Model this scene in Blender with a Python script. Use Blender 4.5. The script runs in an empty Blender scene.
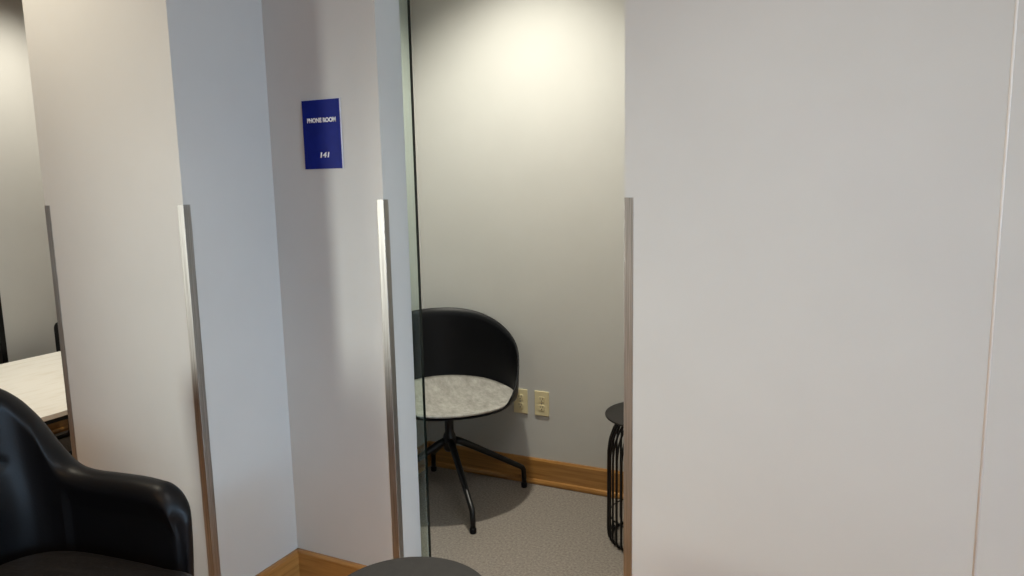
import bpy, bmesh, math, random
from mathutils import Vector, Matrix
PI = math.pi
scene = bpy.context.scene
COL = scene.collection

# ------------------------------------------------------------------ camera
cam_data = bpy.data.cameras.new('camera')
cam = bpy.data.objects.new('camera', cam_data)
COL.objects.link(cam)
cam_data.sensor_width = 36.0
cam_data.lens = 735.0 / 1024.0 * 36.0
cam_data.clip_start = 0.02
R = [[0.8999229542504263, 0.04510861597984711, -0.4337094524881464],
     [0.4355748020365482, -0.13936525177890252, 0.8892985541579526],
     [-0.020329000073956154, -0.9892130909773615, -0.14506616557628904]]
m = Matrix.Identity(4)
for i in range(3):
    m[i][0] = R[i][0]; m[i][1] = -R[i][1]; m[i][2] = -R[i][2]
m[2][3] = 1.38
cam.matrix_world = m
scene.camera = cam

# ------------------------------------------------------------------ light and exposure
scene.view_settings.view_transform = 'Standard'
scene.view_settings.look = 'None'
scene.view_settings.gamma = 1.0
scene.view_settings.exposure = 0.0
scene.view_settings.use_curve_mapping = False

world = bpy.data.worlds.new('world'); scene.world = world
world.use_nodes = True
bg = world.node_tree.nodes['Background']
bg.inputs[0].default_value = (0.66, 0.84, 1.0, 1)
bg.inputs[1].default_value = 5.2


def area(name, loc, target, size, size_y, power, color, spread=180):
    l = bpy.data.lights.new(name, 'AREA'); l.shape = 'RECTANGLE'
    l.size = size; l.size_y = size_y; l.energy = power; l.color = color
    l.spread = math.radians(spread)
    o = bpy.data.objects.new(name, l); COL.objects.link(o)
    o.location = loc
    d = Vector(target) - Vector(loc)
    o.rotation_euler = d.to_track_quat('-Z', 'Y').to_euler()
    return o


def spot(name, loc, target, power, angle, blend, color, radius=0.03):
    l = bpy.data.lights.new(name, 'SPOT'); l.energy = power; l.color = color
    l.spot_size = math.radians(angle); l.spot_blend = blend; l.shadow_soft_size = radius
    o = bpy.data.objects.new(name, l); COL.objects.link(o)
    o.location = loc
    d = Vector(target) - Vector(loc)
    o.rotation_euler = d.to_track_quat('-Z', 'Y').to_euler()
    return o


# daylight from a tall window at the left of the lobby
area('lobby_window_left', (-3.45, -1.20, 1.25), (-0.90, 1.84, 0.98), 0.36, 0.7, 4.3, (0.970, 1.000, 0.93), 42)
# low wide window to the right of the lobby, cool daylight
area('lobby_window_right', (4.4, -1.0, 1.0), (-1.6, 1.7, 0.72), 1.6, 0.8, 4.7, (0.36, 0.64, 1.000), 40)
# ceiling lights over the lobby
area('lobby_ceiling_light', (0.05, 0.72, 2.68), (0.05, 0.72, 0.0), 0.9, 0.3, 16.6, (0.995, 1.000, 0.975), 125)
area('lobby_rear_ceiling_light', (-1.0, -1.6, 2.68), (-1.0, -1.6, 0.0), 1.2, 1.2, 36.000, (1.000, 0.66, 0.32), 130)
# downlights
spot('lobby_downlight', (-2.35, 0.95, 2.66), (-2.35, 1.0, 0.0), 74.000, 125, 0.8, (1.000, 0.909, 0.727), 0.05)
spot('phone_room_downlight', (-1.31, 2.34, 2.64), (-1.31, 2.34, 0.0), 152.000, 116, 0.85, (1.000, 0.962, 0.832), 0.045)
spot('meeting_room_downlight', (-3.66, 2.40, 2.64), (-3.66, 2.40, 0.0), 101.600, 118, 1.0, (1.000, 0.93, 0.79), 0.045)


# ------------------------------------------------------------------ materials
def new_mat(name, color, rough=0.5, metal=0.0, spec=0.5):
    mt = bpy.data.materials.new(name); mt.use_nodes = True
    b = mt.node_tree.nodes['Principled BSDF']
    b.inputs['Base Color'].default_value = (*color, 1)
    b.inputs['Roughness'].default_value = rough
    b.inputs['Metallic'].default_value = metal
    b.inputs['Specular IOR Level'].default_value = spec
    return mt, mt.node_tree, b


def noise_color(nt, b, c1, c2, scale, detail=4, vec_scale=(1, 1, 1), rough=0.6, ramp=(0.35, 0.65)):
    tc = nt.nodes.new('ShaderNodeTexCoord')
    mp = nt.nodes.new('ShaderNodeMapping'); mp.inputs['Scale'].default_value = vec_scale
    nz = nt.nodes.new('ShaderNodeTexNoise')
    nz.inputs['Scale'].default_value = scale; nz.inputs['Detail'].default_value = detail
    nz.inputs['Roughness'].default_value = rough
    cr = nt.nodes.new('ShaderNodeValToRGB')
    cr.color_ramp.elements[0].position = ramp[0]; cr.color_ramp.elements[0].color = (*c1, 1)
    cr.color_ramp.elements[1].position = ramp[1]; cr.color_ramp.elements[1].color = (*c2, 1)
    nt.links.new(tc.outputs['Object'], mp.inputs[0])
    nt.links.new(mp.outputs[0], nz.inputs['Vector'])
    nt.links.new(nz.outputs[0], cr.inputs[0])
    nt.links.new(cr.outputs[0], b.inputs['Base Color'])
    return mp, nz


def noise_bump(nt, b, scale, strength, dist=0.001, vec_scale=(1, 1, 1), detail=3):
    tc = nt.nodes.new('ShaderNodeTexCoord')
    mp = nt.nodes.new('ShaderNodeMapping'); mp.inputs['Scale'].default_value = vec_scale
    nz = nt.nodes.new('ShaderNodeTexNoise')
    nz.inputs['Scale'].default_value = scale; nz.inputs['Detail'].default_value = detail
    bp = nt.nodes.new('ShaderNodeBump')
    bp.inputs['Strength'].default_value = strength; bp.inputs['Distance'].default_value = dist
    nt.links.new(tc.outputs['Object'], mp.inputs[0])
    nt.links.new(mp.outputs[0], nz.inputs['Vector'])
    nt.links.new(nz.outputs[0], bp.inputs['Height'])
    nt.links.new(bp.outputs[0], b.inputs['Normal'])


def paint(name, c):
    mt, nt, b = new_mat(name, c, 0.62, 0, 0.3)
    lo = tuple(x * 0.97 for x in c); hi = tuple(min(1, x * 1.03) for x in c)
    noise_color(nt, b, lo, hi, 1.6, 5)
    noise_bump(nt, b, 260, 0.12, 0.0006)
    return mt


M = {}
M['wall'] = paint('grey_wall_paint', (0.515, 0.515, 0.497))
M['ceiling'] = paint('ceiling_paint', (0.62, 0.61, 0.59))

mt, nt, b = new_mat('carpet', (0.2, 0.18, 0.16), 0.95, 0, 0.1)
noise_color(nt, b, (0.130, 0.113, 0.096), (0.31, 0.275, 0.24), 110, 6, ramp=(0.3, 0.7), rough=0.75)
noise_bump(nt, b, 350, 0.5, 0.003)
M['carpet'] = mt

mt, nt, b = new_mat('oak_floor', (0.5, 0.28, 0.1), 0.4)
noise_color(nt, b, (0.42, 0.20, 0.055), (0.58, 0.29, 0.085), 3, 6, (1.2, 14, 1))
M['floor'] = mt

mt, nt, b = new_mat('oak_trim', (0.5, 0.25, 0.08), 0.28, 0, 0.6)
noise_color(nt, b, (0.27, 0.125, 0.032), (0.42, 0.215, 0.062), 3.2, 7, (1.2, 1.2, 26))
M['oak'] = mt

mt, nt, b = new_mat('brushed_steel', (0.35, 0.34, 0.32), 0.46, 1.0)
noise_color(nt, b, (0.27, 0.26, 0.245), (0.40, 0.385, 0.365), 9, 3, (40, 40, 0.6))
noise_bump(nt, b, 60, 0.15, 0.0006, (20, 20, 0.6))
M['steel'] = mt

mt, nt, b = new_mat('black_leather', (0.0042, 0.0042, 0.0050), 0.42, 0, 0.21)
noise_bump(nt, b, 190, 0.22, 0.0012, detail=4)
M['leather'] = mt
mt, nt, b = new_mat('seat_leather', (0.0095, 0.0082, 0.0080), 0.45, 0, 0.24)
noise_bump(nt, b, 9, 0.35, 0.02, (1.0, 2.2, 1.0), detail=5)
M['leather_seat'] = mt
mt, nt, b = new_mat('black_shell_plastic', (0.0045, 0.0048, 0.006), 0.42, 0, 0.16)
noise_bump(nt, b, 400, 0.08, 0.0004)
M['shell'] = mt
mt, nt, b = new_mat('black_metal', (0.004, 0.004, 0.0045), 0.36, 0.0, 0.35)
noise_bump(nt, b, 500, 0.05, 0.0003)
M['black_metal'] = mt
mt, nt, b = new_mat('table_top_laminate', (0.05, 0.047, 0.045), 0.55, 0, 0.2)
noise_color(nt, b, (0.017, 0.0155, 0.0145), (0.022, 0.020, 0.0185), 40, 3)
M['dark_top'] = mt
mt, nt, b = new_mat('grey_felt', (0.4, 0.39, 0.36), 0.95, 0, 0.1)
noise_color(nt, b, (0.20, 0.19, 0.17), (0.42, 0.405, 0.37), 12, 9, (1, 2.5, 1), rough=0.75, ramp=(0.3, 0.7))
noise_bump(nt, b, 300, 0.5, 0.002)
M['felt'] = mt
mt, nt, b = new_mat('almond_plastic', (0.70, 0.62, 0.38), 0.35)
noise_color(nt, b, (0.68, 0.60, 0.37), (0.72, 0.64, 0.40), 8, 2)
M['almond'] = mt
mt, nt, b = new_mat('slot_dark', (0.03, 0.025, 0.02), 0.6); M['slot'] = mt
mt, nt, b = new_mat('sign_blue', (0.004, 0.016, 0.20), 0.5, 0, 0.12)
noise_color(nt, b, (0.0030, 0.010, 0.155), (0.0040, 0.013, 0.185), 20, 2)
M['blue'] = mt
mt, nt, b = new_mat('sign_white', (0.85, 0.85, 0.86), 0.5); M['white'] = mt
mt, nt, b = new_mat('clear_acrylic_edge', (0.70, 0.72, 0.76), 0.2); M['acrylic'] = mt
mt, nt, b = new_mat('pale_laminate', (0.85, 0.80, 0.70), 0.45)
noise_color(nt, b, (0.84, 0.81, 0.73), (0.95, 0.94, 0.89), 4, 7, (9, 1.2, 9), ramp=(0.30, 0.52))
M['pale_top'] = mt
mt, nt, b = new_mat('bead', (0.66, 0.64, 0.60), 0.45)
noise_color(nt, b, (0.64, 0.62, 0.585), (0.68, 0.66, 0.62), 10, 2)
M['bead'] = mt
mt, nt, b = new_mat('glass_edge', (0.002, 0.006, 0.005), 0.15, 0, 0.3); M['glass_edge'] = mt

mt = bpy.data.materials.new('clear_glass'); mt.use_nodes = True
nt = mt.node_tree; nt.nodes.clear()
out = nt.nodes.new('ShaderNodeOutputMaterial')
mix = nt.nodes.new('ShaderNodeMixShader'); tr = nt.nodes.new('ShaderNodeBsdfTransparent')
gl = nt.nodes.new('ShaderNodeBsdfGlossy'); fr = nt.nodes.new('ShaderNodeFresnel')
nz = nt.nodes.new('ShaderNodeTexNoise'); nz.inputs['Scale'].default_value = 2.0
mr = nt.nodes.new('ShaderNodeMapRange'); mr.inputs['To Min'].default_value = 0.01; mr.inputs['To Max'].default_value = 0.03
tr.inputs[0].default_value = (0.90, 0.955, 0.93, 1)
gl.inputs[0].default_value = (0.9, 0.97, 0.95, 1)
fr.inputs['IOR'].default_value = 1.45
nt.links.new(nz.outputs[0], mr.inputs[0]); nt.links.new(mr.outputs[0], gl.inputs['Roughness'])
nt.links.new(fr.outputs[0], mix.inputs[0]); nt.links.new(tr.outputs[0], mix.inputs[1])
nt.links.new(gl.outputs[0], mix.inputs[2]); nt.links.new(mix.outputs[0], out.inputs[0])
M['glass'] = mt


# ------------------------------------------------------------------ helpers
def link(name, bm, mat, parent=None, smooth=False, kind=None):
    bmesh.ops.recalc_face_normals(bm, faces=bm.faces)
    me = bpy.data.meshes.new(name)
    bm.to_mesh(me); bm.free()
    if smooth:
        for p in me.polygons: p.use_smooth = True
    me.materials.append(mat)
    o = bpy.data.objects.new(name, me); COL.objects.link(o)
    if parent: o.parent = parent
    if kind: o['kind'] = kind
    return o


def tag(o, label, cat, group=None):
    o['label'] = label; o['category'] = cat
    if group: o['group'] = group
    return o


def thing(name, label, cat, loc=(0, 0, 0), rz=0, group=None):
    o = bpy.data.objects.new(name, None); COL.objects.link(o)
    o.empty_display_size = 0.1
    o.location = loc; o.rotation_euler = (0, 0, rz)
    return tag(o, label, cat, group)


def copy_tree(o, parent=None):
    c = o.copy(); COL.objects.link(c); c.parent = parent
    for ch in o.children: copy_tree(ch, c)
    return c


def box(bm, x0, x1, y0, y1, z0, z1, bevel=0.0, seg=2):
    r = bmesh.ops.create_cube(bm, size=1.0)
    vs = r['verts']
    bmesh.ops.scale(bm, vec=(x1 - x0, y1 - y0, z1 - z0), verts=vs)
    bmesh.ops.translate(bm, vec=((x0 + x1) / 2, (y0 + y1) / 2, (z0 + z1) / 2), verts=vs)
    if bevel > 0:
        es = list({e for v in vs for e in v.link_edges})
        bmesh.ops.bevel(bm, geom=es, offset=bevel, segments=seg, profile=0.5, affect='EDGES')
    return bm


def B(*a, **k):
    return box(bmesh.new(), *a, **k)


def tube(bm, pts, radii, seg=10, flat=None, caps=True):
    """tube through pts, parallel-transport frames; radii number or list"""
    pts = [Vector(p) for p in pts]
    n = len(pts)
    if not isinstance(radii, (list, tuple)): radii = [radii] * n
    rings = []
    up = None
    for i in range(n):
        if i == 0: t = pts[1] - pts[0]
        elif i == n - 1: t = pts[-1] - pts[-2]
        else: t = (pts[i + 1] - pts[i]).normalized() + (pts[i] - pts[i - 1]).normalized()
        t.normalize()
        if up is None:
            up = Vector((0, 0, 1)) if abs(t.z) < 0.9 else Vector((1, 0, 0))
        a = t.cross(up).normalized(); up = a.cross(t).normalized()
        ring = []
        for k in range(seg):
            an = 2 * PI * k / seg
            sx = flat[0] if flat else 1; sy = flat[1] if flat else 1
            ring.append(bm.verts.new(pts[i] + radii[i] * (math.cos(an) * a * sx + math.sin(an) * up * sy)))
        rings.append(ring)
    for i in range(n - 1):
        for k in range(seg):
            bm.faces.new((rings[i][k], rings[i][(k + 1) % seg], rings[i + 1][(k + 1) % seg], rings[i + 1][k]))
    if caps:
        bm.faces.new(rings[0]); bm.faces.new(rings[-1][::-1])
    return bm


def lathe(bm, prof, seg=48, close_top=True, close_bottom=True):
    rings = []
    for r, z in prof:
        rings.append([bm.verts.new((r * math.cos(2 * PI * k / seg), r * math.sin(2 * PI * k / seg), z)) for k in range(seg)])
    for i in range(len(rings) - 1):
        for k in range(seg):
            bm.faces.new((rings[i][k], rings[i][(k + 1) % seg], rings[i + 1][(k + 1) % seg], rings[i + 1][k]))
    if close_bottom: bm.faces.new(rings[0][::-1])
    if close_top: bm.faces.new(rings[-1])
    return bm


def torus(bm, R_, r, z, seg=48, s2=8):
    vs = [[bm.verts.new(((R_ + r * math.cos(2 * PI * j / s2)) * math.cos(2 * PI * i / seg),
                         (R_ + r * math.cos(2 * PI * j / s2)) * math.sin(2 * PI * i / seg),
                         z + r * math.sin(2 * PI * j / s2))) for j in range(s2)] for i in range(seg)]
    for i in range(seg):
        for j in range(s2):
            bm.faces.new((vs[i][j], vs[(i + 1) % seg][j], vs[(i + 1) % seg][(j + 1) % s2], vs[i][(j + 1) % s2]))
    return bm


def struct(name, bm, mat, smooth=False):
    return link(name, bm, mat, None, smooth, 'structure')


# ------------------------------------------------------------------ room shell
XC, YB, YD, XE, TH = -1.756, 1.482, 1.841, -1.324, 0.127
XF, XBL, YR, H = -0.570, -2.384, 2.940, 2.70
XPL, XPR, XML = -1.91, -0.30, -4.15      # phone room left and right, meeting room left
YO = YB + TH

struct('floor', B(-6.0, 4.5, -4.5, YD + 0.06, -0.1, 0.0), M['floor'])
bm = B(XPL - 0.06, 1.6, YD + 0.061, YR + 0.1, -0.1, 0.0)
box(bm, XML - 1.2, XPL - 0.061, YD + 0.061, YR + 0.1, -0.1, 0.0)
struct('floor_carpet', bm, M['carpet'])
struct('ceiling', B(-6.0, 4.5, -4.5, YR + 0.1, H, H + 0.1), M['ceiling'])

# pier between the two openings (front face B, return face C, front face D)
struct('wall_left', B(XBL, XC, YB, YO, 0, H), M['wall'])
struct('wall_return', B(XPL, XC, YO, YD + TH, 0, H), M['wall'])
struct('wall_centre', B(XC, XE, YD, YD + TH, 0, H), M['wall'])
struct('wall_partition', B(XPL - 0.1, XPL, YO, YR, 0, H), M['wall'])
bm = B(XF, 0.2445, YD, YD + TH, 0, H)
struct('wall_right', bm, M['wall'])
struct('wall_far_right', B(0.2505, 4.5, YD, YD + TH, 0, H), M['wall'])
struct('trim_1', tube(bmesh.new(), [(0.2475, YD + 0.0020, 0.0), (0.2475, YD + 0.0020, H)], 0.0036, 8), M['bead'], True)
struct('wall_back', B(XML - 1.2, 1.6, YR, YR + 0.1, 0, H), M['wall'])
struct('wall_room_side', B(XPR, XPR + 0.1, YD + TH, YR, 0, H), M['wall'])
# meeting room left wall with a doorway corner
struct('wall_meeting_left', B(XML - 0.12, XML, 2.289, YR, 0, H), M['wall'])
struct('wall_meeting_far', B(XML - 1.2, XML - 1.08, 0.2, YR, 0, H), M['wall'])
struct('wall_far_left', B(-6.0, XBL - 1.35, YB, YO, 0, H), M['wall'])
# headers over the openings
struct('wall_rear', B(-6.0, 4.5, -4.6, -4.5, 0, H), M['wall'])
struct('wall_lobby_left', B(-6.1, -6.0, -4.6, YB, 0, H), M['wall'])
bm = B(4.5, 4.6, -4.6, YD + TH, 0, 0.35)
box(bm, 4.5, 4.6, -4.6, YD + TH, 2.35, H)
box(bm, 4.5, 4.6, 1.2, YD + TH, 0.35, 2.35)
box(bm, 4.5, 4.6, -4.6, -3.6, 0.35, 2.35)
struct('wall_window_side', bm, M['wall'])
struct('wall_header_left', B(XBL - 1.35, XBL, YB, YO, 2.14, H), M['wall'])
struct('wall_header_centre', B(XE, XF, YD, YD + TH, 2.14, H), M['wall'])


def baseboard(name, p0, p1, nrm, h=0.118, shoe=True, parent=None):
    """profiled oak baseboard from p0 to p1; nrm points into the room"""
    prof = [(0, 0), (0.024, 0), (0.0275, 0.004), (0.0275, 0.012), (0.024, 0.020), (0.0145, 0.024),
            (0.0145, h - 0.008), (0.0095, h), (0, h)] if shoe else \
           [(0, 0), (0.0145, 0), (0.0145, h - 0.008), (0.0095, h), (0, h)]
    bm = bmesh.new()
    a = [bm.verts.new((p0[0] + nrm[0] * d, p0[1] + nrm[1] * d, z)) for d, z in prof]
    c = [bm.verts.new((p1[0] + nrm[0] * d, p1[1] + nrm[1] * d, z)) for d, z in prof]
    n = len(prof)
    for i in range(n):
        bm.faces.new((a[i], a[(i + 1) % n], c[(i + 1) % n], c[i]))
    bm.faces.new(a); bm.faces.new(c[::-1])
    return struct(name, bm, M['oak'])


baseboard('baseboard_left', (XBL, YB), (XC, YB), (0, -1))
baseboard('baseboard_return', (XC, YB + 0.001), (XC, YD), (1, 0))
baseboard('baseboard_centre', (XC + 0.001, YD), (XE, YD), (0, -1))
baseboard('baseboard_right', (XF, YD), (4.4, YD), (0, -1))
baseboard('baseboard_back', (XPL, YR), (XPR, YR), (0, -1))
baseboard('baseboard_partition', (XPL, YD + TH), (XPL, YR), (1, 0))
baseboard('baseboard_room_side', (XPR, YD + TH), (XPR, YR), (-1, 0))
baseboard('baseboard_meeting_left', (XML, 2.289), (XML, YR), (1, 0))
baseboard('baseboard_meeting_back', (XML, YR), (XPL - 0.1, YR), (0, -1))
baseboard('baseboard_meeting_far', (XML - 1.08, 0.2), (XML - 1.08, YR), (1, 0))


# ------------------------------------------------------------------ steel corner guards
def corner_guard(label, x, y, sx, z0=0.120, z1=1.330, w=0.0245, t=0.0016):
    """L profile hugging an outer corner at (x, y); wall body lies towards (-sx, +y)"""
    bm = bmesh.new()
    e = 0.0003
    pts = [(-w + t, -t), (t - 0.0014, -t), (t - 0.0007, -t + 0.0002), (t - 0.0002, -t + 0.0007), (t, -t + 0.0014), (t, w - t), (e, w - t), (e, -e), (-w + t, -e)]
    a = [bm.verts.new((sx * px_, py_, 0)) for px_, py_ in pts]
    c = [bm.verts.new((sx * px_, py_, z1 - z0)) for px_, py_ in pts]
    n = len(pts)
    for i in range(n):
        bm.faces.new((a[i], a[(i + 1) % n], c[(i + 1) % n], c[i]))
    bm.faces.new(a); bm.faces.new(c[::-1])
    o = link('corner_guard', bm, M['steel'])
    o.location = (x, y, z0)
    tag(o, label, 'corner guard', 'steel corner guards on the wall corners')
    return o


corner_guard('thin steel corner guard at the far left wall edge beside the white table', XBL, YB, -1)
corner_guard('steel corner guard on the wall corner nearest the black armchair arm', XC, YB, 1)
corner_guard('steel corner guard to the right of the blue sign, left of the glass', XE, YD, 1)
corner_guard('steel corner guard on the left end of the wide wall at right', XF, YD, -1)

# ------------------------------------------------------------------ glass sliding door
gd = thing('glass_door', 'frameless clear glass sliding door with dark green edge beside the phone room chair', 'door', (-1.6, 1.981, 0))
GX = -1.297
link('glass_pane', B(XPL + 0.03 + 1.6, GX + 1.6 - 0.0015, -0.0065, 0.0065, 0.012, 2.13), M['glass'], gd)
link('polished_edge', B(GX + 1.6 - 0.0014, GX + 1.6, -0.0065, 0.0065, 0.012, 2.13), M['glass_edge'], gd)
link('top_rail', B(XPL + 0.03 + 1.6, XPR + 1.6 - 0.05, -0.011, 0.014, 2.131, 2.17, bevel=0.002), M['steel'], gd)

# ------------------------------------------------------------------ sign
sx0, sx1, sz0, sz1 = -1.6125, -1.4665, 1.427, 1.6375
sg = thing('room_sign', 'small blue rectangular sign with white lettering PHONE ROOM on the grey wall', 'sign',
           ((sx0 + sx1) / 2, YD, (sz0 + sz1) / 2))
w2, h2 = (sx1 - sx0) / 2, (sz1 - sz0) / 2
link('acrylic_backing', B(-w2 - 0.0012, w2 + 0.0012, -0.0055, -0.0003, -h2 - 0.0006, h2 + 0.0012, bevel=0.0006), M['acrylic'], sg)
link('blue_face', B(-w2, w2, -0.0068, -0.0056, -h2, h2, bevel=0.0004), M['blue'], sg)


def text(name, body, loc, width, height, parent, shear=0.0, offset=0.012):
    cu = bpy.data.curves.new(name, 'FONT'); cu.body = body
    cu.size = 1.0; cu.align_x = 'CENTER'; cu.align_y = 'CENTER'; cu.extrude = 0.0; cu.offset = offset; cu.shear = shear
    tmp = bpy.data.objects.new('tmp', cu); COL.objects.link(tmp)
    dg = bpy.context.evaluated_depsgraph_get(); dg.update()
    me = bpy.data.meshes.new_from_object(tmp.evaluated_get(dg))
    bpy.data.objects.remove(tmp)
    xs = [v.co.x for v in me.vertices]; ys = [v.co.y for v in me.vertices]
    cx_, cy_ = (min(xs) + max(xs)) / 2, (min(ys) + max(ys)) / 2
    kx, ky = width / (max(xs) - min(xs)), height / (max(ys) - min(ys))
    for v in me.vertices:
        v.co = Vector(((v.co.x - cx_) * kx, 0.0, (v.co.y - cy_) * ky))
    bm = bmesh.new(); bm.from_mesh(me)
    r = bmesh.ops.extrude_face_region(bm, geom=list(bm.faces))
    bmesh.ops.translate(bm, vec=(0, -0.0006, 0), verts=[g for g in r['geom'] if isinstance(g, bmesh.types.BMVert)])
    o = link(name, bm, M['white'], parent)
    o.location = loc
    return o


text('room_name_lettering', 'PHONE ROOM', (0.002, -0.0069, 0.0435), 0.112, 0.0145, sg, offset=0.045)
text('room_number_lettering', '141', (0.0085, -0.0069, -0.0625), 0.036, 0.0165, sg, shear=0.15, offset=0.035)


# ------------------------------------------------------------------ wall outlets
def outlet(label, x, z, w=0.070, h=0.1145):
    o = thing('wall_outlet', label, 'outlet', (x, YR, z), 0, 'cream wall outlets above the baseboard')
    link('cover_plate', B(-w / 2, w / 2, -0.0065, -0.0002, -h / 2, h / 2, bevel=0.0025, seg=3), M['almond'], o)
    for s in (1, -1):
        bm = bmesh.new()
        cz = s * 0.0195
        for zz, yy in ((0, -0.0064), (1, -0.0088)):
            pass
        n = 24; va, vb = [], []
        for k in range(n):
            a = 2 * PI * k / n
            xx = max(-0.0150, min(0.0150, 0.0172 * math.cos(a))); zz = max(-0.0135, min(0.0135, 0.0172 * math.sin(a)))
            va.append(bm.verts.new((xx, -0.0064, cz + zz))); vb.append(bm.verts.new((xx * 0.96, -0.0086, cz + zz * 0.96)))
        for k in range(n):
            bm.faces.new((va[k], va[(k + 1) % n], vb[(k + 1) % n], vb[k]))
        bm.faces.new(vb); bm.faces.new(va[::-1])
        rc = link('receptacle', bm, M['almond'], o)
        bm = bmesh.new()
        box(bm, -0.0072, -0.0050, -0.0089, -0.0080, cz + 0.000, cz + 0.0085)
        box(bm, 0.0050, 0.0072, -0.0089, -0.0080, cz + 0.001, cz + 0.0080)
        box(bm, -0.0024, 0.0024, -0.0089, -0.0080, cz - 0.0095, cz - 0.0045, bevel=0.001)
        link('slots', bm, M['slot'], rc)
    bm = bmesh.new()
    bmesh.ops.create_uvsphere(bm, u_segments=12, v_segments=8, radius=0.003)
    bmesh.ops.scale(bm, vec=(1, 0.5, 1), verts=bm.verts); bmesh.ops.translate(bm, vec=(0, -0.0066, 0), verts=bm.verts)
    link('screw', bm, M['steel'], o, True)
    return o


outlet('cream wall outlet in full view just right of the grey-seated chair', -1.294, 0.3800)
outlet('cream wall outlet partly hidden behind the right edge of the black chair', -1.400, 0.3800)


# ------------------------------------------------------------------ black shell swivel chair
def make_shell_chair(label, loc, rz, group):
    t = thing('swivel_chair', label, 'chair', loc, 0, group)
    body_rot = rz
    NT, NP = 96, 18
    SH = 0.440

    def rim(th):
        a = abs(th)
        # height of the rim above the floor by angle from the back
        pts = [(0, .808), (.35, .804), (.7, .786), (1.05, .750), (1.35, .708), (1.6, .668), (1.85, .615), (2.08, .550), (2.3, .492), (2.55, .458), (3.15, .448)]
        for q in range(len(pts) - 1):
            (a0, z0), (a1, z1) = pts[q], pts[q + 1]
            if a <= a1:
                zp, ap = (pts[q - 1][1], pts[q - 1][0]) if q else (z1, -a1)
                zn, an = (pts[q + 2][1], pts[q + 2][0]) if q + 2 < len(pts) else (z1, a1 + 0.5)
                h_ = a1 - a0; u = (a - a0) / h_
                m0 = (z1 - zp) / (a1 - ap) * h_; m1 = (zn - z0) / (an - a0) * h_
                return ((2 * u ** 3 - 3 * u * u + 1) * z0 + (u ** 3 - 2 * u * u + u) * m0 + (3 * u * u - 2 * u ** 3) * z1 + (u ** 3 - u * u) * m1)
        return .448

    def plan(th, r):
        # back is at -x, slightly wider than deep
        x = -math.cos(th) * r * (0.94 if abs(th) < PI / 2 else 0.92)
        y = math.sin(th) * r
        return x, y

    def surf(th, s, off):
        """s 0..1 from centre of the seat to the rim"""
        zr = rim(th)
        rs = 0.268
        if s < 0.45:
            u = s / 0.45; r = rs * u; z = SH + 0.012 * u * u
            nr, nz_ = 0.0, -1.0
        else:
            u = (s - 0.45) / 0.55
            up = min(1.0, u / 0.25)
            ang = up * PI / 2
            tall = max(0.0, zr - SH - 0.012)
            fl = min(0.022, 0.018 + tall)
            r = rs + fl * math.sin(ang) + 0.006 * max(0, u - 0.25) / 0.75 * min(1, tall / 0.2)
            zc = SH + 0.012 + min(0.045, tall) * (1 - math.cos(ang))
            z = zc + max(0, u - 0.25) / 0.75 * max(0, zr - SH - 0.012 - min(0.045, tall))
            nr, nz_ = math.sin(ang), -math.cos(ang)
        x, y = plan(th, r + off * nr)
        return (x, y, z + off * nz_)

    bm = bmesh.new()
    T = 0.0075
    outer, inner = [], []
    for i in range(NT):
        th = -PI + 2 * PI * i / NT
        inner.append([bm.verts.new(surf(th, j / NP, 0.0)) for j in range(1, NP + 1)])
        outer.append([bm.verts.new(surf(th, j / NP, T)) for j in range(1, NP + 1)])
    ci = bm.verts.new((0, 0, SH)); co = bm.verts.new((0, 0, SH - T))
    for i in range(NT):
        k = (i + 1) % NT
        for j in range(NP - 1):
            bm.faces.new((inner[i][j], inner[k][j], inner[k][j + 1], inner[i][j + 1]))
            bm.faces.new((outer[i][j], outer[i][j + 1], outer[k][j + 1], outer[k][j]))
        bm.faces.new((inner[i][-1], inner[k][-1], outer[k][-1], outer[i][-1]))
        bm.faces.new((ci, inner[k][0], inner[i][0])); bm.faces.new((co, outer[i][0], outer[k][0]))
    sh = link('shell', bm, M['shell'], t, True); sh.rotation_euler = (0, 0, body_rot); sh.location = (0.012, -0.004, 0)
    # felt pad, follows the dish
    bm = bmesh.new()
    top, bot = [], []
    NR = 10
    for i in range(NT):
        th = -PI + 2 * PI * i / NT
        rt, rb = [], []
        for j in range(1, NR + 1):
            u = j / NR
            r = 0.288 * u
            back = max(0, math.cos(th))
            z = SH + 0.013 + 0.010 * u * u + 0.032 * u ** 3 * back
            if j == NR: z -= 0.004
            x, y = plan(th, r if j < NR else r + 0.002)
            rt.append(bm.verts.new((x, y, z)))
            rb.append(bm.verts.new((x * 0.97, y * 0.97, SH + 0.004 + 0.012 * u * u + (0.012 * u ** 3) )))
        top.append(rt); bot.append(rb)
    c1 = bm.verts.new((0, 0, SH + 0.013)); c2 = bm.verts.new((0, 0, SH + 0.004))
    for i in range(NT):
        k = (i + 1) % NT
        for j in range(NR - 1):
            bm.faces.new((top[i][j], top[k][j], top[k][j + 1], top[i][j + 1]))
            bm.faces.new((bot[i][j], bot[i][j + 1], bot[k][j + 1], bot[k][j]))
        bm.faces.new((top[i][-1], top[k][-1], bot[k][-1], bot[i][-1]))
        bm.faces.new((c1, top[k][0], top[i][0])); bm.faces.new((c2, bot[i][0], bot[k][0]))
    pad = link('seat_pad', bm, M['felt'], t, True); pad.rotation_euler = (0, 0, body_rot); pad.location = (0.012, -0.004, 0)
    pad['label'] = 'round pale grey felt seat pad'
    # column and hub
    bm = bmesh.new()
    lathe(bm, [(0.075, 0.4325), (0.075, 0.428), (0.030, 0.415), (0.020, 0.405), (0.019, 0.31), (0.026, 0.295), (0.030, 0.275), (0.028, 0.235), (0.018, 0.222)][::-1], 28)
    link('column', bm, M['black_metal'], t, True)
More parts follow.
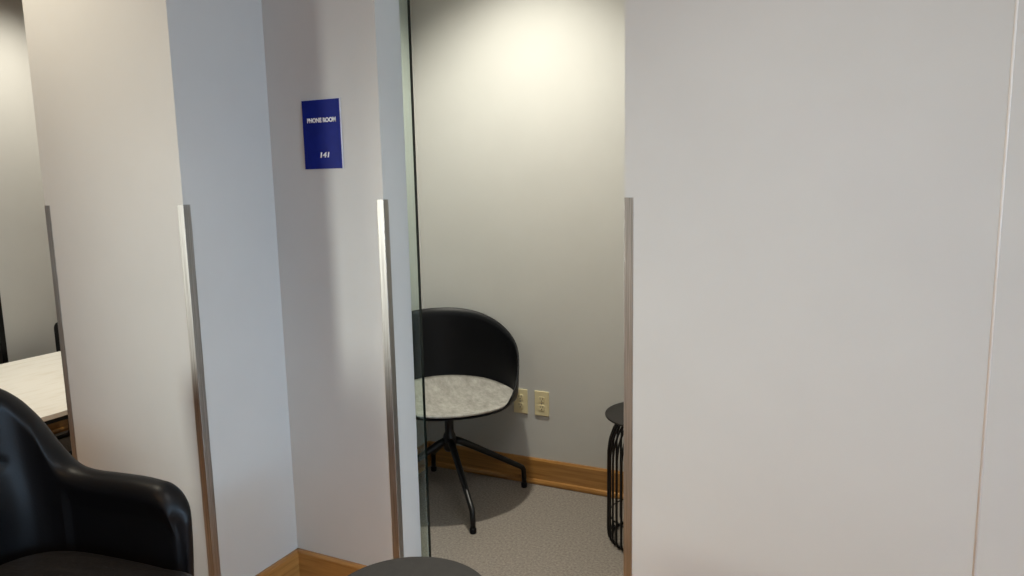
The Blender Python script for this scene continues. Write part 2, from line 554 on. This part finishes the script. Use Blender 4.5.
    for k in range(4):
        a = PI / 4 + k * PI / 2
        d = Vector((math.cos(a), math.sin(a), 0))
        rr = [0.016, 0.05, 0.12, 0.20, 0.28, 0.318, 0.332, 0.338, 0.340, 0.340]
        zz = [0.272, 0.258, 0.219, 0.173, 0.126, 0.104, 0.095, 0.084, 0.060, 0.018]
        pts = [d * r + Vector((0, 0, z)) for r, z in zip(rr, zz)]
        bm = tube(bmesh.new(), pts, [0.016, 0.0155, 0.0145, 0.0135, 0.0125, 0.012, 0.012, 0.012, 0.0115, 0.011], 12)
        lg = link('leg', bm, M['black_metal'], t, True)
        bm = bmesh.new(); lathe(bm, [(0.012, 0.0), (0.0135, 0.002), (0.0135, 0.020), (0.012, 0.022)], 16)
        bmesh.ops.translate(bm, vec=d * 0.340, verts=bm.verts)
        link('glide', bm, M['shell'], lg, True)
    return t


chair = make_shell_chair('black curved shell swivel chair with round grey felt seat pad in the phone room',
                         (-1.598, 2.628, 0), math.radians(-46), None)

# low black chair tucked under the far end of the white table
lc = thing('sled_chair', 'black chair behind the far end of the white table at far left', 'chair', (-3.865, 2.30, 0))
bm = B(-0.225, 0.225, 0.215, 0.240, 0.36, 0.648, bevel=0.0)
es = [e for e in bm.edges if abs(e.verts[0].co.y - e.verts[1].co.y) > 0.01]
bmesh.ops.bevel(bm, geom=es, offset=0.045, segments=6, profile=0.5, affect='EDGES')
link('backrest', bm, M['shell'], lc)
link('seat', B(-0.215, 0.215, -0.20, 0.20, 0.395, 0.425, bevel=0.010, seg=3), M['shell'], lc)
for s_ in (-1, 1):
    link('sled_frame', tube(bmesh.new(), [(s_ * 0.15, 0.205, 0.55), (s_ * 0.15, 0.205, 0.20), (s_ * 0.15, 0.200, 0.030), (s_ * 0.15, 0.185, 0.0125),
         (s_ * 0.15, -0.165, 0.0125), (s_ * 0.15, -0.185, 0.030), (s_ * 0.15, -0.19, 0.10), (s_ * 0.15, -0.185, 0.3945)], 0.012, 10), M['black_metal'], lc, True)

# ------------------------------------------------------------------ wire side tables
def make_wire_table(label, loc, group):
    t = thing('side_table', label, 'table', loc, 0, group)
    bm = bmesh.new()
    lathe(bm, [(0.170, 0.4915), (0.1790, 0.4925), (0.180, 0.4945), (0.180, 0.4975), (0.1790, 0.4995), (0.170, 0.500), (0.05, 0.500)], 96)
    link('table_top', bm, M['dark_top'], t)
    prof = [(0.112, 0.488), (0.128, 0.470), (0.148, 0.435), (0.162, 0.395), (0.168, 0.350), (0.169, 0.28), (0.169, 0.17), (0.170, 0.060),
            (0.170, 0.030), (0.167, 0.014), (0.162, 0.007), (0.156, 0.006)]
    n = 40
    for k in range(n):
        a = 2 * PI * k / n
        bm = tube(bmesh.new(), [(r * math.cos(a), r * math.sin(a), z) for r, z in prof], 0.0042, 8)
        link('wire', bm, M['black_metal'], t, True)
    for nm, r, z, rad in (('top_ring', 0.112, 0.4865, 0.0048), ('base_ring', 0.156, 0.0055, 0.0055), ('middle_ring', 0.1635, 0.10, 0.0030)):
        link(nm, torus(bmesh.new(), r, rad, z), M['black_metal'], t, True)
    return t


tb = make_wire_table('round black wire side table partly hidden behind the wide right wall', (-0.700, 2.626, 0), 'round black side tables')
tb2 = copy_tree(tb); tb2.location = (-0.853, 1.206, 0)
tb2['label'] = 'round dark side table in front, its top cut off by the bottom edge'

# ------------------------------------------------------------------ pale table in the meeting room
mtb = thing('meeting_table', 'pale wood-grain table with black frame seen at far left behind the armchair', 'table', (-3.43, 2.045, 0))
hx, hy0, hy1 = 0.550, -0.425, 0.425
link('table_top', B(-hx, hx, hy0, hy1, 0.479, 0.500, bevel=0.002), M['pale_top'], mtb)
bm = bmesh.new()
box(bm, -hx + 0.005, -hx + 0.03, hy0 + 0.005, hy1 - 0.005, 0.462, 0.4785)
box(bm, hx - 0.03, hx - 0.005, hy0 + 0.005, hy1 - 0.005, 0.462, 0.4785)
box(bm, -hx + 0.03, hx - 0.03, hy0 + 0.005, hy0 + 0.03, 0.462, 0.4785)
box(bm, -hx + 0.03, hx - 0.03, hy1 - 0.03, hy1 - 0.005, 0.462, 0.4785)
link('frame', bm, M['black_metal'], mtb)
link('pedestal', B(-0.08, 0.08, -0.31, -0.25, 0.02, 0.4785, bevel=0.01), M['black_metal'], mtb)
link('foot_plate', B(-0.30, 0.22, -0.38, -0.18, 0.0, 0.0195, bevel=0.004), M['black_metal'], mtb)

# black frame post at the end of the meeting room wall
struct('trim_2', B(XML - 0.125, XML + 0.004, 2.261, 2.2885, 0, 2.3, bevel=0.002), M['black_metal'])


# ------------------------------------------------------------------ leather armchair
def catmull(P, n):
    out_ = []
    m_ = len(P) - 1
    for i in range(n + 1):
        u = i / n * m_; k = min(int(u), m_ - 1); f_ = u - k
        p0, p1, p2, p3 = P[max(k - 1, 0)], P[k], P[k + 1], P[min(k + 2, m_)]
        out_.append(tuple(0.5 * ((2 * b_) + (-a_ + c_) * f_ + (2 * a_ - 5 * b_ + 4 * c_ - d_) * f_ ** 2 + (-a_ + 3 * b_ - 3 * c_ + d_) * f_ ** 3)
                          for a_, b_, c_, d_ in zip(p0, p1, p2, p3)))
    return out_


ac = thing('armchair', 'black leather armchair with curved back and padded arm in the lower left corner', 'armchair',
           (-1.716, 0.878, 0), math.radians(6.9))
# stations: x, y (centre line), top height, half thickness
half = [(-.290, 0, .892, .040), (-.288, .075, .894, .040), (-.282, .15, .891, .040), (-.262, .215, .886, .040), (-.232, .258, .852, .040), (-.197, .284, .788, .040),
        (-.168, .298, .708, .040), (-.135, .305, .662, .040), (-.08, .310, .644, .040), (.01, .314, .642, .040), (.09, .314, .642, .040), (.150, .312, .638, .040)]
stations = [(x, -y, z, w) for x, y, z, w in half[:0:-1]] + half
S = catmull(stations, 110)
# rounded arm fronts
def front(p, sign):
    res = []
    for k in range(1, 11):
        a = k / 10 * PI / 2
        res.append((p[0] + 0.075 * math.sin(a), p[1] - sign * 0.012 * (1 - math.cos(a)), p[2] - 0.085 * (1 - math.cos(a)) - (0.015 if k == 10 else 0), p[3] * (0.25 + 0.75 * math.cos(a) ** 0.5 if k < 10 else 0.25)))
    return res
S = front(S[0], -1)[::-1] + S + front(S[-1], 1)


def tangent(i):
    a = S[max(i - 1, 0)]; c = S[min(i + 1, len(S) - 1)]
    d = Vector((c[0] - a[0], c[1] - a[1], 0))
    if d.length < 1e-6: d = Vector((1, 0, 0))
    return d.normalized()


bm = bmesh.new()
rings = []
ZB = 0.285
for i, (x, y, z, w) in enumerate(S):
    t = tangent(i)
    inn = Vector((t.y, -t.x, 0))           # towards the inside of the chair
    if inn.dot(Vector((-x, -y, 0))) < 0: inn = -inn
    backness = max(0.0, min(1.0, (z - 0.66) / 0.15))
    sec = []
    nz_ = 48
    for j in range(nz_ + 1):               # inner side, upwards
        zz = ZB + (z - w - ZB) * j / nz_
        off = w
        # lumbar cushion and headrest roll on the back, with a crease between
        if backness > 0:
            off += backness * max(0, 1 - (y / 0.285) ** 2) * (0.034 * math.exp(-((zz - 0.575) / 0.11) ** 2) + 0.012 * math.exp(-((zz - 0.79) / 0.10) ** 2)) \
                    - 0.030 * backness * math.exp(-((zz - 0.688) / 0.013) ** 2) * max(0, 1 - (abs(y) / 0.235) ** 4)
        else:
            off -= 0.012 * max(0, min(1, (z - w - zz) / 0.05))
        sec.append((off, zz))
    for j in range(1, 12):                 # top roll
        a = PI * j / 12
        sec.append((w * math.cos(a) if j > 3 else w * math.cos(a) + (sec[nz_][0] - w) * (1 - j / 4), z - w + w * math.sin(a)))
    for j in range(nz_ + 1):
        zz = z - w + (ZB - z + w) * j / nz_
        sec.append((-w + 0.018 * (j / nz_) ** 2, zz))
    lean = 0.075                           # the back leans outwards with height
    ring = []
    for off, zz in sec:
        p = Vector((x, y, 0)) + inn * off
        if backness > 0: p.x -= lean * backness * (zz - 0.45)
        ring.append(bm.verts.new((p.x, p.y, zz)))
    rings.append(ring)
for i in range(len(rings) - 1):
    for j in range(len(rings[0])):
        k = (j + 1) % len(rings[0])
        bm.faces.new((rings[i][j], rings[i][k], rings[i + 1][k], rings[i + 1][j]))
bm.faces.new(rings[0]); bm.faces.new(rings[-1][::-1])
shell_o = link('back_and_arms', bm, M['leather'], ac, True)
# seams where the arm panels meet the back
for s in (1, -1):
    seam = tube(bmesh.new(), [(-0.188, s * 0.246, 0.44), (-0.192, s * 0.246, 0.52), (-0.197, s * 0.247, 0.58), (-0.203, s * 0.252, 0.622), (-0.210, s * 0.266, 0.652), (-0.215, s * 0.285, 0.664)], 0.0026, 8)
    link('seam', seam, M['leather'], ac, True)
# seat cushion: superellipse plan, domed top
bm = bmesh.new()
NS = 72
def cushion_ring(k, z):
    ring = []
    for i in range(NS):
        a = 2 * PI * i / NS
        ca, sa = math.cos(a), math.sin(a)
        e = 0.5
        x = 0.082 + math.copysign(abs(ca) ** e, ca) * (0.283) * k
        yw = 0.262 + 0.032 * max(0, min(1, (x - 0.22) / 0.09))
        y = math.copysign(abs(sa) ** e, sa) * yw * k
        dome = 0.022 * max(0, 1 - (x / 0.36) ** 2) * max(0, 1 - (y / 0.3) ** 2)
        ring.append(bm.verts.new((x, y, z + (dome if z > 0.4 else 0))))
    return ring
levels = [(0.93, 0.332), (0.985, 0.338), (1.0, 0.352), (1.0, 0.400), (0.992, 0.422), (0.965, 0.438), (0.92, 0.446), (0.80, 0.449), (0.6, 0.450), (0.35, 0.450), (0.12, 0.450)]
rs_ = [cushion_ring(k, z) for k, z in levels]
for a_, b_ in zip(rs_, rs_[1:]):
    for i in range(NS):
        bm.faces.new((a_[i], a_[(i + 1) % NS], b_[(i + 1) % NS], b_[i]))
bm.faces.new(rs_[0][::-1]); bm.faces.new(rs_[-1])
link('seat_cushion', bm, M['leather_seat'], ac, True)
link('seat_base', B(-0.235, 0.30, -0.255, 0.255, 0.285, 0.3315, bevel=0.012, seg=3), M['leather'], ac)
bm = bmesh.new(); lathe(bm, [(0.028, 0.075), (0.028, 0.27), (0.06, 0.284)], 24); link('column', bm, M['steel'], ac, True)
for k in range(4):
    a = PI / 4 + k * PI / 2; d = Vector((math.cos(a), math.sin(a), 0))
    bm = tube(bmesh.new(), [d * 0.0 + Vector((0, 0, 0.085)), d * 0.15 + Vector((0, 0, 0.068)), d * 0.30 + Vector((0, 0, 0.035)), d * 0.315 + Vector((0, 0, 0.004))], [0.02, 0.018, 0.014, 0.012], 12)
    link('leg', bm, M['steel'], ac, True)
